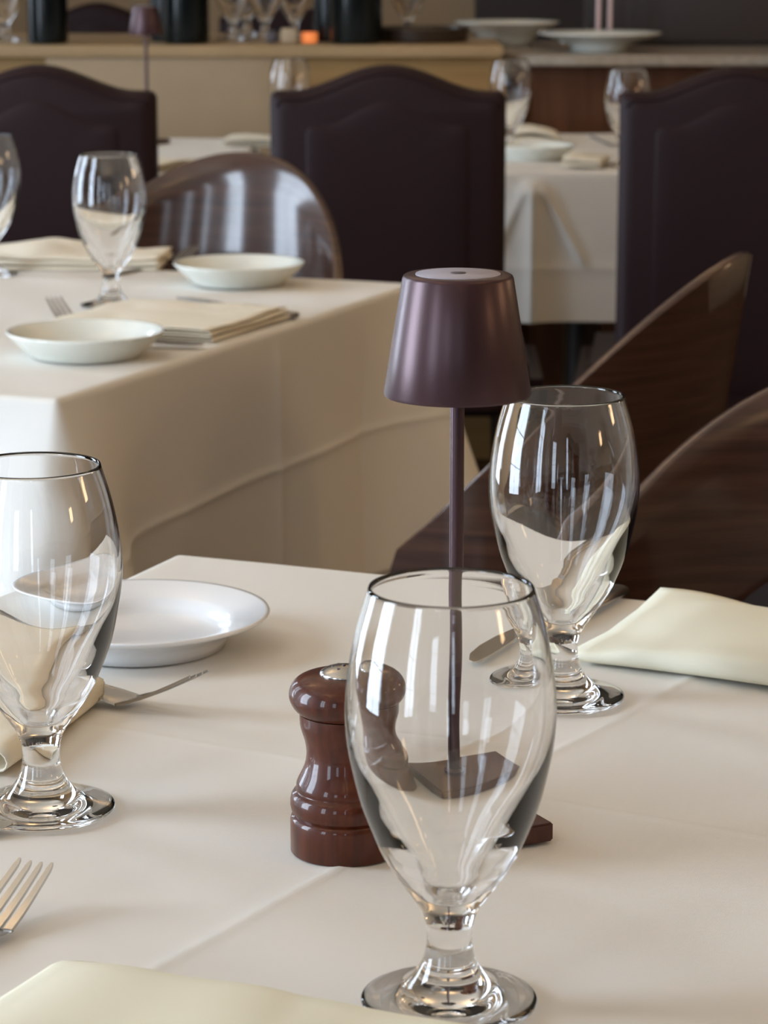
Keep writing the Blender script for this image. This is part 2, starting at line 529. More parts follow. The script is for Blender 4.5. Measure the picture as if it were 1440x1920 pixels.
# far tables: 3 left and 3 right, parallel to the back partition
T3R = (-0.225, 4.875, 0)
make_table(T3R, 0, 1.25, 0.93, 'far right restaurant table behind the leather chairs')
T3L = (-1.52, 4.875, 0)
make_table(T3L, 0, 1.255, 0.80, 'far left restaurant table beside the partition')
def hem3(side, s, ls): return 0.0
c3 = cloth('tablecloth', T3R, 0, 1.25, 0.93, 0.275, M['cloth'], step=0.006, seed=21, wob=0.0012, flare=0.05, slope=0.02, waves=0.005,
           side_creases=((0, 'v', 0.487, 0.020, 0.016), (0, ('d', -0.46, 0.22), 0.483, 0.009, 0.008), (0, ('d', 0.56, 0.17), 0.493, 0.009, 0.008), (0, 'h', 0.168, 0.003, 0.008)), nd=50)
tag(c3, 'white tablecloth with a pinched front fold hanging between two leather chairs', 'tablecloth')
c4 = cloth('tablecloth', T3L, 0, 1.255, 0.80, 0.275, M['cloth'], step=0.02, seed=22, wob=0.0012, flare=0.03, slope=0.0, waves=0.0, nd=20)
tag(c4, 'white tablecloth of the far left table before the beige partition', 'tablecloth')

# ------------------------------------------------------------------ goblets
def goblet_profile():
    outer = [(0.0, 0.0016), (0.020, 0.0012), (0.0335, 0.0), (0.0358, 0.0004), (0.0366, 0.0016), (0.0362, 0.0028), (0.0335, 0.0038),
             (0.028, 0.0050), (0.0225, 0.0066), (0.0190, 0.0084), (0.0162, 0.0112), (0.0132, 0.0152), (0.0108, 0.0200),
             (0.0096, 0.0255), (0.0094, 0.0305), (0.0100, 0.0360), (0.0126, 0.0425), (0.0170, 0.0490), (0.0218, 0.0560),
             (0.0268, 0.0645), (0.0316, 0.0760), (0.0356, 0.0880), (0.0384, 0.1010), (0.0405, 0.1130), (0.0414, 0.1250),
             (0.0410, 0.1380), (0.0396, 0.1510), (0.0374, 0.1630), (0.0348, 0.1730), (0.0337, 0.1766)]
    rim = [(0.0332, 0.1780), (0.0325, 0.1779), (0.0321, 0.1766)]
    inner = [(0.0333, 0.1725), (0.0359, 0.1625), (0.0380, 0.1510), (0.0392, 0.1380), (0.0393, 0.1250), (0.0379, 0.1130),
             (0.0348, 0.1010), (0.0302, 0.0885), (0.0247, 0.0775), (0.0190, 0.0680), (0.0138, 0.0603), (0.0090, 0.0545),
             (0.0055, 0.0500), (0.0, 0.0488)]
    o = smooth_curve(outer, 3)
    i = smooth_curve([(0.0321, 0.1766)] + inner, 3)[1:]
    o[0] = (0.0, 0.0016); i[-1] = (0.0, 0.0488)
    def fat(p):
        r, z = p
        if 0.052 < z < 0.172: r *= 1 + 0.040 * sin(pi * (z - 0.052) / 0.120)
        return (r, z)
    return [fat(p) for p in o] + rim + [fat(p) for p in i]
V, F = lathe_data(goblet_profile(), 96)
# moulded glass is never perfectly even: tiny waves on the inner wall and rings low on the bowl
_V = list(V)
_n = 96
for i_, (x, y, z) in enumerate(_V):
    r_ = sqrt(x * x + y * y)
    if r_ < 1e-6: continue
    a_ = math.atan2(y, x)
    ringi = (i_ - 1) // _n
    if ringi >= 90:      # inner wall
        q_ = 0.00005 + 0.00011 * exp(-((z - 0.085) / 0.03) ** 2)
        dr = q_ * (sin(2 * a_ + z * 90) + 0.6 * sin(3 * a_ - z * 150 + 1.0)) * min(1, r_ / 0.02)
    elif 0.040 < z < 0.072:
        dr = 0.00018 * sin(z * 1500)
    else: dr = 0
    V[i_] = (x * (1 + dr / r_), y * (1 + dr / r_), z)
g0 = link_mesh('goblet', V, F, M['glass'])
ZT = TZ + 0.0012
goblets = [
    (0.0270, 1.038, 'clear footed goblet in the foreground, nearest of all the glasses'),
    (0.1025, 1.486, 'clear goblet just behind the lamp shade, beside the yellow napkin at right'),
    (-0.1728, 1.286, 'clear goblet at the left frame edge in front of the white plate'),
    (-0.3200, 3.113, 'clear goblet on the middle table between its two ivory plates'),
    (-0.5050, 3.400, 'goblet cut by the left frame edge on the middle table'),
]
for k, (x, y, lab) in enumerate(goblets):
    if k == 0:
        o = g0; o.location = (x, y, ZT); o['label'] = lab
    else:
        o = g0.copy(); COL.objects.link(o); o.location = (x, y, ZT); o['label'] = lab
    o['category'] = 'glass'; o['group'] = 'clear footed goblets'
for (x, y, z, lab) in [
    (0.250, 5.33, ZT, 'goblet right of the middle leather chair on the far table'),
    (0.452, 4.99, ZT, 'goblet half hidden by the right leather chair on the far table'),
    (-0.187, 5.37, ZT, 'goblet whose bowl peeks over the left shoulder of the middle leather chair')]:
    o = g0.copy(); COL.objects.link(o); o.location = (x, y, z)
    tag(o, lab, 'glass', 'clear footed goblets')

# ------------------------------------------------------------------ plates
def plate_profile():
    p = [(0, 0.004), (0.046, 0.004), (0.049, 0.0), (0.053, 0.0), (0.054, 0.004), (0.060, 0.0105), (0.0700, 0.0155), (0.0800, 0.0195),
         (0.0812, 0.0207), (0.0805, 0.0219), (0.0780, 0.0215), (0.0690, 0.0186), (0.0600, 0.0160), (0.0560, 0.0140), (0.0535, 0.0100), (0.0505, 0.0068), (0.0470, 0.0058), (0.0, 0.0052)]
    return p
def side_plate(loc, mat, label):
    t = lathe('side_plate', plate_profile(), mat, None, 96)
    t.location = loc
    return tag(t, label, 'plate')
side_plate((-0.152, 1.604, ZT), M['china'], 'white side plate with a flat rim, behind the left goblet on the near table')
def dish_profile():
    return [(0, 0.003), (0.050, 0.003), (0.052, 0.0), (0.056, 0.0), (0.058, 0.003), (0.066, 0.009), (0.0755, 0.018), (0.0812, 0.0245), (0.0822, 0.0262),
            (0.0812, 0.0272), (0.0790, 0.0262), (0.0715, 0.0180), (0.0630, 0.0100), (0.0560, 0.0068), (0, 0.0058)]
def deep_plate(loc, label):
    t = lathe('side_plate', dish_profile(), M['china_c'], None, 96)
    t.location = loc
    return tag(t, label, 'plate')
deep_plate((-0.310, 2.745, ZT), 'ivory side plate at the near edge of the middle table')
deep_plate((-0.181, 3.318, ZT), 'ivory side plate at the far edge of the middle table, before the bentwood chair')
deep_plate((0.286, 5.150, ZT), 'small pale plate at the front of the far right table')

# ------------------------------------------------------------------ table lamp
def table_lamp(loc, rz, label):
    t = empty('table_lamp', loc, rz, label, 'lamp', 'small cordless table lamps')
    # rectangular foot, one corner to the right of the camera
    bm = bmesh.new()
    add_box(bm, -0.033, 0.033, -0.0225, 0.0225, 0.0, 0.0095)
    bmesh.ops.rotate(bm, verts=bm.verts, cent=(0, 0, 0), matrix=Matrix.Rotation(radians(27), 3, 'Z'))
    bmesh.ops.translate(bm, verts=bm.verts, vec=(0.0085, -0.001, 0))
    bmesh.ops.bevel(bm, geom=bm.edges[:], offset=0.0009, segments=2, affect='EDGES')
    bm_obj('base', bm, M['base'], t, True)
    lathe('pole', [(0, 0.0095), (0.0060, 0.0095), (0.0060, 0.0115), (0.0034, 0.0125), (0.0034, 0.262), (0, 0.262)], M['lamp'], t, 32, 40)
    lathe('lamp_shade', [(0.0335, 0.2205), (0.0345, 0.2200), (0.0350, 0.2212), (0.0262, 0.2755), (0.0256, 0.2768), (0.0246, 0.2774),
                         (0.0206, 0.2774), (0.0203, 0.2765), (0.0, 0.2765), (0.0, 0.2742), (0.0240, 0.2742), (0.0335, 0.2205)], M['lamp'], t, 96, 35)
    d = lathe('touch_disc', [(0, 0.2765), (0.0201, 0.2765), (0.0201, 0.2776), (0.0197, 0.2779), (0, 0.2779)], M['lamp_top'], t, 64, 40)
    lathe('touch_dot', [(0, 0.2779), (0.0038, 0.2779), (0.0036, 0.2782), (0, 0.2782)], M['lamp_dark'], d, 24)
    lathe('light_diffuser', [(0, 0.262), (0.027, 0.262), (0.0275, 0.264), (0, 0.266)], simple('opal_diffuser', (0.7, 0.68, 0.62), 0.5), t, 48, 40)
    return t
lamp1 = table_lamp((0.0347, 1.244, ZT), 0, 'aubergine metal table lamp with a tapered shade on the near table')
copy_tree(lamp1, (-0.484, 5.50, ZT), radians(30), 'aubergine table lamp on the far left table against the partition')

# ------------------------------------------------------------------ pepper mill
def pepper_mill(loc):
    t = empty('pepper_mill', loc, 0, 'turned walnut pepper mill with a steel cap standing left of the lamp', 'pepper mill')
    low = [(0, 0), (0.0255, 0), (0.0262, 0.0008), (0.0263, 0.0160), (0.0258, 0.0180), (0.0250, 0.0186), (0.0244, 0.0190)]
    ring = [(0.0248, 0.0196), (0.0257, 0.0210), (0.0262, 0.0235), (0.0262, 0.0260), (0.0257, 0.0285), (0.0246, 0.0302), (0.0234, 0.0307)]
    up = smooth_curve([(0.0231, 0.0312), (0.0233, 0.0330), (0.0229, 0.0352), (0.0215, 0.0382), (0.0197, 0.0420), (0.0186, 0.0460),
          (0.0183, 0.0500), (0.0189, 0.0550), (0.0203, 0.0597), (0.0212, 0.0630), (0.0215, 0.0665), (0.0215, 0.0692)], 4)
    lathe('body', low + ring + up + [(0, 0.0692)], M['mill'], t, 96, 50)
    head = smooth_curve([(0.0216, 0.0697), (0.0232, 0.0708), (0.0252, 0.0735), (0.0264, 0.0768), (0.0263, 0.0800), (0.0250, 0.0832),
          (0.0222, 0.0860), (0.0175, 0.0878), (0.0120, 0.0884)], 4)
    lathe('head', [(0, 0.0694)] + head + [(0, 0.0884)], M['mill'], t, 96, 50)
    cap = lathe('steel_cap', [(0, 0.0882), (0.0116, 0.0882), (0.0119, 0.0887), (0.0112, 0.0896), (0.0085, 0.0912), (0.0045, 0.0922), (0, 0.0925)], M['steel'], t, 48)
    for k in range(6):
        a = k * pi / 3
        h = lathe('hole', [(0, 0.0), (0.0009, 0.0), (0.0009, 0.0003), (0, 0.0003)], M['lamp_dark'], cap, 12)
        h.location = (0.0052 * cos(a), 0.0052 * sin(a), 0.0918)
    h = lathe('hole', [(0, 0.0), (0.0009, 0.0), (0.0009, 0.0003), (0, 0.0003)], M['lamp_dark'], cap, 12)
    h.location = (0, 0, 0.0925)
pepper_mill((-0.0190, 1.226, ZT))

# ------------------------------------------------------------------ cutlery (local: tip towards +x, lying on z=0)
def strip(name, stations, mat, parent, n=12):
    """stations: (x, half width, z centre, half thickness, bowl depth)"""
    secs = []
    for (x, hw, z, ht, bowl) in stations:
        ring = []
        for i in range(n):
            a = 2 * pi * i / n
            y = hw * cos(a); s = sin(a)
            zz = z + ht * (abs(s) ** 0.7) * (1 if s >= 0 else -1) - bowl * (1 - (y / hw) ** 2 if hw > 0 else 0)
            ring.append((x, y, zz))
        secs.append(ring)
    V, F = loft(secs)
    return link_mesh(name, V, F, mat, parent, True, 60)

def fork(loc, az, label, mat=None, tip_up=0.0, pitch=0.0, length=0.195, rise=0.0165):
    mat = mat or M['steel']
    t = empty('fork', loc, az, label, 'fork', 'table forks')
    t.rotation_euler = (0, pitch, az)
    # origin at the tine tips, handle runs to -x
    q = lambda x: x - length
    strip('handle', [(q(0.000), 0.0060, 0.0030, 0.0010, 0), (q(0.004), 0.0090, 0.0028, 0.0012, 0), (q(0.03), 0.0088, 0.0024, 0.0013, 0),
                     (q(0.07), 0.0052, 0.0030, 0.0015, 0), (q(0.105), 0.0032, 0.0064, 0.0017, 0), (q(0.125), 0.0032, 0.0080, 0.0016, 0)], mat, t)
    strip('head', [(q(0.124), 0.0032, 0.0080, 0.0015, 0), (q(0.131), 0.0065, 0.0068, 0.0011, 0.0008), (q(0.138), 0.0105, 0.0048, 0.0009, 0.0014),
                   (q(0.146), 0.0122, 0.0032, 0.0008, 0.0014), (q(0.153), 0.0124, 0.0024, 0.0008, 0.0010)], mat, t)
    L0 = length - 0.152
    for k in range(4):
        yo = (k - 1.5) * 0.0064; yt = (k - 1.5) * 0.0056
        secs = []
        for u in (0, 0.25, 0.5, 0.75, 0.92, 1.0):
            x = -L0 + L0 * u
            hw = 0.0021 * (1 - 0.45 * u) if u < 0.99 else 0.0006
            z = 0.0020 + 0.0005 * (1 if k in (0, 3) else 0) + rise * u ** 1.2
            ht = 0.0009
            y = yo + (yt - yo) * u
            secs.append([(x, y - hw, z - ht), (x, y + hw, z - ht), (x, y + hw, z + ht), (x, y - hw, z + ht)])
        V, F = loft(secs)
        link_mesh('tine', V, F, mat, t, True, 40)
    return t

def knife(loc, az, label, length=0.215, mat=None):
    mat = mat or M['steel']
    t = empty('table_knife', loc, az, label, 'knife', 'table knives')
    q = lambda x: x - length
    strip('handle', [(q(0.0), 0.0060, 0.0042, 0.0022, 0), (q(0.003), 0.0085, 0.0042, 0.0036, 0), (q(0.04), 0.0080, 0.0042, 0.0038, 0),
                     (q(0.085), 0.0058, 0.0042, 0.0036, 0), (q(0.10), 0.0054, 0.0042, 0.0030, 0)], mat, t)
    B = length - 0.10
    secs = []
    for u, lo, hi in ((0, -.0054, .0054), (0.08, -.0085, .0058), (0.4, -.0105, .0062), (0.7, -.0108, .0064), (0.88, -.0090, .0060), (0.97, -.004, .005), (1.0, .0015, .0042)):
        x = -B + B * u
        secs.append([(x, lo, 0.0036), (x, hi, 0.0028), (x, hi, 0.0048), (x, lo, 0.0040)])
    V, F = loft(secs)
    link_mesh('blade', V, F, mat, t, True, 30)
    return t

fork((-0.1035, 1.440, ZT + 0.0005), radians(-35), 'fork tucked beneath the folded napkin at left, tines raised over the cloth', length=0.205, rise=0.0245)
fork((-0.1590, 1.156, ZT), radians(67.5), 'fork with four tines at the lower left, handle under the front napkin')
knife((0.054, 1.527, ZT), radians(243), 'dark-reflecting knife reaching from behind the front goblet under the right napkin', 0.228)
knife((-0.184, 1.249, ZT), radians(-10), 'knife tip entering at the left frame edge below the left goblet', 0.20)

# ------------------------------------------------------------------ napkins: serpentine folded sheets
def napkin(name, origin, az, Lx, Ly, plies, gap, mat, label, lift=None, seed=2, soft=0.0015, press=0.0, base=None, puff=0.0):
    """A sheet folded back and forth (plies) over its y width; the section is extruded along x.
       local x: 0..Lx along the crease, y: 0..Ly away from the folded front edge."""
    rnd = random.Random(seed)
    ph = [rnd.uniform(0, 6.28) for _ in range(8)]
    path = []
    R = gap / 2
    ns = 22
    for p in range(plies):
        z = p * gap
        ys = [R + (Ly - 2 * R) * k / ns for k in range(ns + 1)]
        if p % 2 == 0: ys = ys[::-1]
        for y in ys: path.append((y, z))
        if p < plies - 1:
            yc = (Ly - R) if p % 2 == 1 else R
            sgn = 1 if p % 2 == 1 else -1
            for k in range(1, 6):
                a = -pi / 2 + pi * k / 6
                path.append((yc + sgn * R * cos(a) * 1.0, z + R + R * sin(a)))
    nx = 40
    H = (plies - 1) * gap
    V, F = [], []
    m = len(path)
    for i in range(nx + 1):
        x = Lx * i / nx
        for (y, z) in path:
            f = z / H if H else 1
            u, v = x / Lx, y / Ly
            wob = soft * (sin(x * 38 + ph[0] + 1.5 * sin(y * 21)) + 0.8 * sin(y * 44 + ph[1] + x * 13)) * f
            ex = 0.6 * gap * (sin(z / gap * 2.1 + ph[2])) 
            pf = puff * f * (sin(pi * min(1, max(0, u))) ** 0.5) * (sin(pi * min(1, max(0, v))) ** 0.6)
            lz = lift(u, v) * (0.25 + 0.75 * f) if lift else 0
            if press:
                t_ = min(1, u / press); z = z * (0.3 + 0.7 * t_ * t_ * (3 - 2 * t_))
                t_ = min(1, (1 - v) / (press * 1.2)); z = z * (0.3 + 0.7 * t_ * t_ * (3 - 2 * t_))
            V.append((x + ex * (1 if i in (0, nx) else 0), y + 0.0012 * sin(x * 30 + z * 400 + ph[3]), z + abs(wob) + pf + lz))
    for i in range(nx):
        for k in range(m - 1):
            F.append((i * m + k, (i + 1) * m + k, (i + 1) * m + k + 1, i * m + k + 1))
    o = link_mesh(name, V, F, mat)
    so = o.modifiers.new('thick', 'SOLIDIFY'); so.thickness = min(0.0011, gap * 0.45); so.offset = 0
    z0 = (TZ + 0.0026) if base is None else base
    o.location = (origin[0], origin[1], z0); o.rotation_euler = (0, 0, az)
    return tag(o, label, 'napkin', 'folded cloth napkins')

# right napkin: near-left corner (0.119,1.554), front edge runs az ~ -27
napkin('folded_napkin', (0.1165, 1.556), radians(-27), 0.24, 0.155, 2, 0.0085, M['napkin_y'],
       'large pale yellow folded napkin beside the goblet at right, one corner lifted',
       lift=lambda u, v: 0.010 * exp(-(u / .25) ** 2) * v ** 3 + 0.005 * exp(-((u - .4) / .3) ** 2) * (1 - v), seed=4, soft=0.0012, puff=0.007, press=0.22)
# front napkin at the bottom edge
napkin('folded_napkin', (-0.139 - 0.21 * sin(radians(24)), 1.066 - 0.21 * cos(radians(24))), radians(-24), 0.198, 0.21, 2, 0.0085, M['napkin_y'],
       'pale yellow napkin at the bottom edge in front of the nearest goblet',
       lift=lambda u, v: 0.003 * sin(u * 7 + 0.6) ** 2 * v + 0.003 * sin(u * 3) , seed=9, soft=0.0022, puff=0.003, press=0.04)
# left napkin behind the left goblet (its long right edge runs az 75)
napkin('folded_napkin', (-0.1965, 1.340), radians(75), 0.145, 0.13, 2, 0.0120, M['napkin'],
       'cream napkin folded narrow behind the left goblet with a fork under it',
       lift=lambda u, v: 0.001, seed=6, soft=0.0010, puff=0.004)
# middle table napkins
napkin('folded_napkin', (-0.185, 2.826), radians(67), 0.195, 0.20, 5, 0.0028, M['napkin'],
       'cream folded napkin at the near edge of the middle table beside the ivory plate', seed=8, soft=0.0012, puff=0.002)
napkin('folded_napkin', (-0.560, 3.447), radians(-3), 0.27, 0.13, 5, 0.0030, M['napkin'],
       'peach tinted folded napkin left behind the goblet on the middle table',
       lift=lambda u, v: 0.014 * exp(-((u - .42) / .2) ** 2) * v, seed=12, soft=0.002, puff=0.004)
napkin('folded_napkin', (0.235, 5.50), radians(0), 0.125, 0.12, 4, 0.004, M['napkin'],
       'white napkin heaped at the back of the far right table',
       lift=lambda u, v: 0.012 * sin(pi * u), seed=13, soft=0.003, puff=0.006)
napkin('folded_napkin', (0.330, 4.955), radians(-14), 0.072, 0.11, 4, 0.0035, M['napkin'],
       'white napkin at the front edge of the far right table', lift=lambda u, v: 0.006 * (1 - u), seed=14, soft=0.002, puff=0.004)
napkin('folded_napkin', (-0.222, 5.42), radians(80), 0.10, 0.11, 4, 0.004, M['napkin'],
       'white napkin peeking out left of the middle leather chair', seed=15, soft=0.002, puff=0.004)
napkin('folded_napkin', (-0.60, 4.93), radians(-30), 0.19, 0.17, 4, 0.003, M['napkin'],
       'white napkin near the front of the far left table beside the left leather chair', seed=16, soft=0.002, puff=0.004)
# cutlery of the middle and far tables
knife((-0.192, 2.792, ZT), radians(-20), 'knife lying between the ivory plate and the napkin on the middle table', 0.16)
fork((-0.381, 3.052, ZT), radians(115), 'fork behind the near ivory plate, tine ends showing past its rim')
knife((-0.245, 3.165, ZT - 0.0004), radians(-47 + 180), 'knife under the middle table napkin with only its dark handle end out', 0.212, M['dark_steel'])
fork((-0.253, 3.560, ZT), radians(62), 'fork leaving the peach tinted napkin by the far ivory plate', M['dark_steel'])
fork((0.42, 5.47, ZT), radians(160), 'fork behind the napkins on the far right table', M['dark_steel'])

# ------------------------------------------------------------------ bentwood tub chairs (local: front = +x)
def tub_chair(loc, az, label):
    t = empty('bentwood_chair', loc, az, label, 'chair', 'dark bentwood tub chairs')
    R = 0.225
    cols = []
    NA = 64
    PH = radians(92)
    for i in range(NA + 1):
        a = -PH + 2 * PH * i / NA
        cols.append((-R * cos(a), R * sin(a), a, (-cos(a), sin(a)), 0))
    pre = [(-R * cos(PH) + e, -R, -PH, (0, -1), e) for e in (0.045, 0.036, 0.024, 0.012)]
    post = [(-R * cos(PH) + e, R, PH, (0, 1), e) for e in (0.012, 0.024, 0.036, 0.045)]
    cols = pre + cols + post
    secs = []
    for (x, y, a, nrm, e) in cols:
        top = 0.875 - 0.232 * (1 - cos(a)) - e * 0.9 - (0.02 if e > 0.04 else 0)
        q = max(0, (abs(a) - radians(45)) / radians(47))
        bot = 0.44 + (top - 0.085 - 0.44) * (3 * q * q - 2 * q ** 3) if q < 1 else top - 0.085
        bot = min(bot, top - 0.06)
        th = 0.0065
        lean = 0.15 * max(0.0, cos(a)) ** 2
        fx, fy = cos(a) * 1.0, -sin(a)
        nz = 10
        ring = []
        rb = 0.003
        for k in range(nz + 1):
            z = bot + rb + (top - bot - 2 * rb) * k / nz
            ring.append((x + nrm[0] * th, y + nrm[1] * th, z))
        ring.append((x + nrm[0] * (th - rb), y + nrm[1] * (th - rb), top))
        ring.append((x - nrm[0] * (th - rb), y - nrm[1] * (th - rb), top))
        for k in range(nz, -1, -1):
            z = bot + rb + (top - bot - 2 * rb) * k / nz
            ring.append((x - nrm[0] * th, y - nrm[1] * th, z))
        ring.append((x - nrm[0] * (th - rb), y - nrm[1] * (th - rb), bot))
        ring.append((x + nrm[0] * (th - rb), y + nrm[1] * (th - rb), bot))
        ring = [(px_ + fx * lean * (0.875 - pz), py_ + fy * lean * (0.875 - pz), pz) for px_, py_, pz in ring]
        secs.append(ring)
    V, F = loft(secs)
    link_mesh('back_shell', V, F, M['shell'], t, True, 50)
    # inner upholstered back pad
    secs = []
    for i in range(33):
        a = radians(-62) + radians(124) * i / 32
        e = 1 - abs(a) / radians(62)
        top = 0.46 + 0.272 * max(0.0, 1 - (a / radians(62.5)) ** 2) ** 0.5
        r1, r2 = R - 0.009, R - 0.030
        top = max(top, 0.47)
        ln = 0.15 * cos(a) ** 2
        sh = lambda L_: [(x_ + cos(a) * ln * (0.875 - z_), y_ - sin(a) * ln * (0.875 - z_), z_) for x_, y_, z_ in L_]
        secs.append(sh([(-r1 * cos(a), r1 * sin(a), 0.455), (-r1 * cos(a), r1 * sin(a), top), (-(r1 - .008) * cos(a), (r1 - .008) * sin(a), top + .005 * (e > .02)),
                     (-r2 * cos(a), r2 * sin(a), top - .008 if e > .02 else top), (-r2 * cos(a), r2 * sin(a), 0.455)]))
    V, F = loft(secs)
    link_mesh('back_pad', V, F, M['seat'], t, True, 50)
    # seat cushion: D shape
    secs = []
    out = []
    for i in range(33):
        a = -pi / 2 + pi * i / 32
        rr = R - 0.012 - 0.065 * cos(a) ** 2
        out.append((-rr * cos(a), rr * sin(a)))
    out += [(0.06, R - 0.014), (0.09, R - 0.03), (0.10, R - 0.06), (0.10, -R + 0.06), (0.09, -R + 0.03), (0.06, -R + 0.014)]
    for z, s in ((0.385, 0.96), (0.392, 0.995), (0.43, 1.0), (0.447, 0.985), (0.455, 0.93), (0.458, 0.7), (0.459, 0.3)):
        secs.append([(x * s, y * s, z) for (x, y) in out])
    V, F = loft(secs)
    link_mesh('seat', V, F, M['seat'], t, True, 50)
    for (x, y) in ((-0.15, -0.13), (-0.15, 0.13), (0.07, -0.17), (0.07, 0.17)):
        secs = []
        for z, s in ((0, 0.011), (0.39, 0.017)):
            k = 1 + 0.12 * (1 - z / 0.39)
            secs.append([(x * k + s * cx_, y * k + s * cy_, z) for cx_, cy_ in ((-1, -1), (1, -1), (1, 1), (-1, 1))])
        V, F = loft(secs)
        link_mesh('leg', V, F, M['leg'], t, False)
    return t
tub = tub_chair((-0.284, 3.590, 0), radians(247.5), 'dark bentwood tub chair behind the middle table, window streaks on its curved back')
copy_tree(tub, (0.140, 2.690, 0), radians(157.5), 'dark bentwood tub chair seen from its side, farther of the two at right')
copy_tree(tub, (0.304, 1.748, 0), radians(247.5), 'dark bentwood tub chair drawn up to the near table at the right frame edge')

# ------------------------------------------------------------------ camel-back leather chairs (local: front = +y, back face towards the camera)
def outline(hw, z0, zs, zc, n=40, rc=0.012):
    """camel-back outline as (x,z): flat shoulders, swept crown"""
    pts = [(-hw, z0), (hw, z0), (hw, zs - rc), (hw - rc * 0.3, zs - rc * 0.3), (hw - rc, zs)]
    for i in range(1, n):
        x = hw - rc - (2 * hw - 2 * rc) * i / n
        u = abs(x) / (hw - rc)
        f = 1.0 if u < 0.0 else (0.5 + 0.5 * cos(pi * min(1, u / 0.86))) ** 0.85
        pts.append((x, zs + (zc - zs) * f))
    pts += [(-hw + rc, zs), (-hw + rc * 0.3, zs - rc * 0.3), (-hw, zs - rc)]
    return pts

def leather_chair(loc, rz, label):
    t = empty('leather_chair', loc, rz, label, 'chair', 'camel-back leather dining chairs')
    hw, th = 0.193, 0.085
    # body of the back: rounded slab
    secs = []
    for (y, ins) in ((0.0, 0.026), (0.002, 0.016), (0.007, 0.007), (0.016, 0.001), (0.028, 0.0), (th - 0.028, 0.0), (th - 0.012, 0.004), (th - 0.003, 0.014), (th, 0.026)):
        o = outline(hw - ins, 0.40, 0.924 - ins, 0.966 - ins)
        secs.append([(x, y, z) for x, z in o])
    V, F = loft(secs)
    link_mesh('backrest', V, F, M['leather'], t, True, 40)
    # raised inner panel on the rear face
    secs = []
    for (y, ins) in ((0.002, 0.0), (0.0005, 0.001), (-0.0012, 0.006), (-0.0024, 0.014), (-0.0034, 0.03), (-0.004, 0.07)):
        o = outline(0.136 - ins, 0.43 + ins, 0.872 - ins * 0.7, 0.911 - ins * 0.7)
        secs.append([(x, y, z) for x, z in o])
    V, F = loft(secs)
    link_mesh('rear_panel', V, F, M['leather'], t, True, 60)
    # piping round the border
    o1 = outline(hw - 0.012, 0.42, 0.912, 0.954)
    secs = []
    P = [Vector((x, 0.004, z)) for x, z in o1[2:]]
    for i, p in enumerate(P):
        q = (P[min(i + 1, len(P) - 1)] - P[max(i - 1, 0)]).normalized()
        n1 = Vector((0, 1, 0)); n2 = q.cross(n1)
        secs.append([p + 0.0028 * (n1 * cos(a * pi / 3) + n2 * sin(a * pi / 3)) for a in range(6)])
    V, F = loft(secs)
    link_mesh('piping', V, F, M['leather'], t)
    bm = bmesh.new(); add_box(bm, -0.26, 0.26, 0.03, 0.45, 0.38, 0.470)
    bmesh.ops.bevel(bm, geom=bm.edges[:], offset=0.025, segments=4, affect='EDGES')
    bm_obj('seat', bm, M['leather'], t, True, 60)
    for (x, y) in ((-0.2, 0.06), (0.2, 0.06), (-0.2, 0.44), (0.2, 0.44)):
        secs = [[(x + s * a, y + s * b, z) for a, b in ((-1, -1), (1, -1), (1, 1), (-1, 1))] for z, s in ((0, 0.013), (0.385, 0.02))]
        V, F = loft(secs)
        link_mesh('leg', V, F, M['leg'], t, False)
    return t
lc = leather_chair((0.006, 4.37, 0), radians(-1), 'dark aubergine camel-back leather chair in the middle, behind the lamp')
copy_tree(lc, (-0.565, 4.37, 0), radians(1), 'dark aubergine camel-back leather chair at the left frame edge')
copy_tree(lc, (0.572, 4.33, 0), radians(-6), 'dark aubergine camel-back leather chair at the right frame edge')
copy_tree(lc, (-1.02 + 0.17, 8.0, 0), radians(0), 'leather chair beyond the partition left of the thick dark bottle')
copy_tree(lc, (-0.30, 8.1, 0), radians(2), 'leather chair beyond the partition behind the clustered glasses')
copy_tree(lc, (-1.42, 8.0, 0), radians(0), 'leather chair beyond the partition at the far left frame edge')

# ------------------------------------------------------------------ partition, ledge, counter
PY = 5.94
part = empty('partition', (0, PY, 0), 0, 'waist high honey wood partition behind the far tables', 'partition')
box('body', -2.6, 0.262, 0.02, 0.62, 0.0, 0.905, M['partition'], part, 0.004)
box('beige_panel', -0.745, -0.205, 0.0, 0.02, 0.10, 0.905, M['beige_panel'], part, 0.003)['label'] = 'beige board on the partition front'  # separate beige board over part of the honey front
box('ledge', -2.6, 0.262, -0.012, 0.66, 0.905, 0.932, M['ledge'], part, 0.006)
LZ = 0.9325

cnt = empty('service_counter', (0, PY + 0.02, 0), 0, 'red brown service counter with a pale stone top at right', 'counter')
bm = bmesh.new()
pts = [(0.33, 0.06), (1.9, 0.06), (1.9, 0.66), (0.275, 0.66), (0.275, 0.12)]
vb = [bm.verts.new((x, y, 0.0)) for x, y in pts]; vt = [bm.verts.new((x, y, 0.885)) for x, y in pts]
bm.faces.new(vb[::-1]); bm.faces.new(vt)
for i in range(5): bm.faces.new((vb[i], vb[(i + 1) % 5], vt[(i + 1) % 5], vt[i]))
bm_obj('body', bm, M['counter'], cnt)
secs = []
top = [(0.30, 0.035), (0.34, 0.0), (0.42, -0.012), (0.85, -0.012), (1.9, -0.012), (1.9, 0.70), (0.268, 0.70), (0.268, 0.09)]
for z, s in ((0.886, 0.0), (0.890, 0.003), (0.906, 0.003), (0.909, 0.0)):
    secs.append([(x, y - s, z) for x, y in top])
V, F = loft(secs)
link_mesh('stone_top', V, F, M['stone'], cnt, False)['label'] = 'pale speckled stone top'
CZ = 0.9095

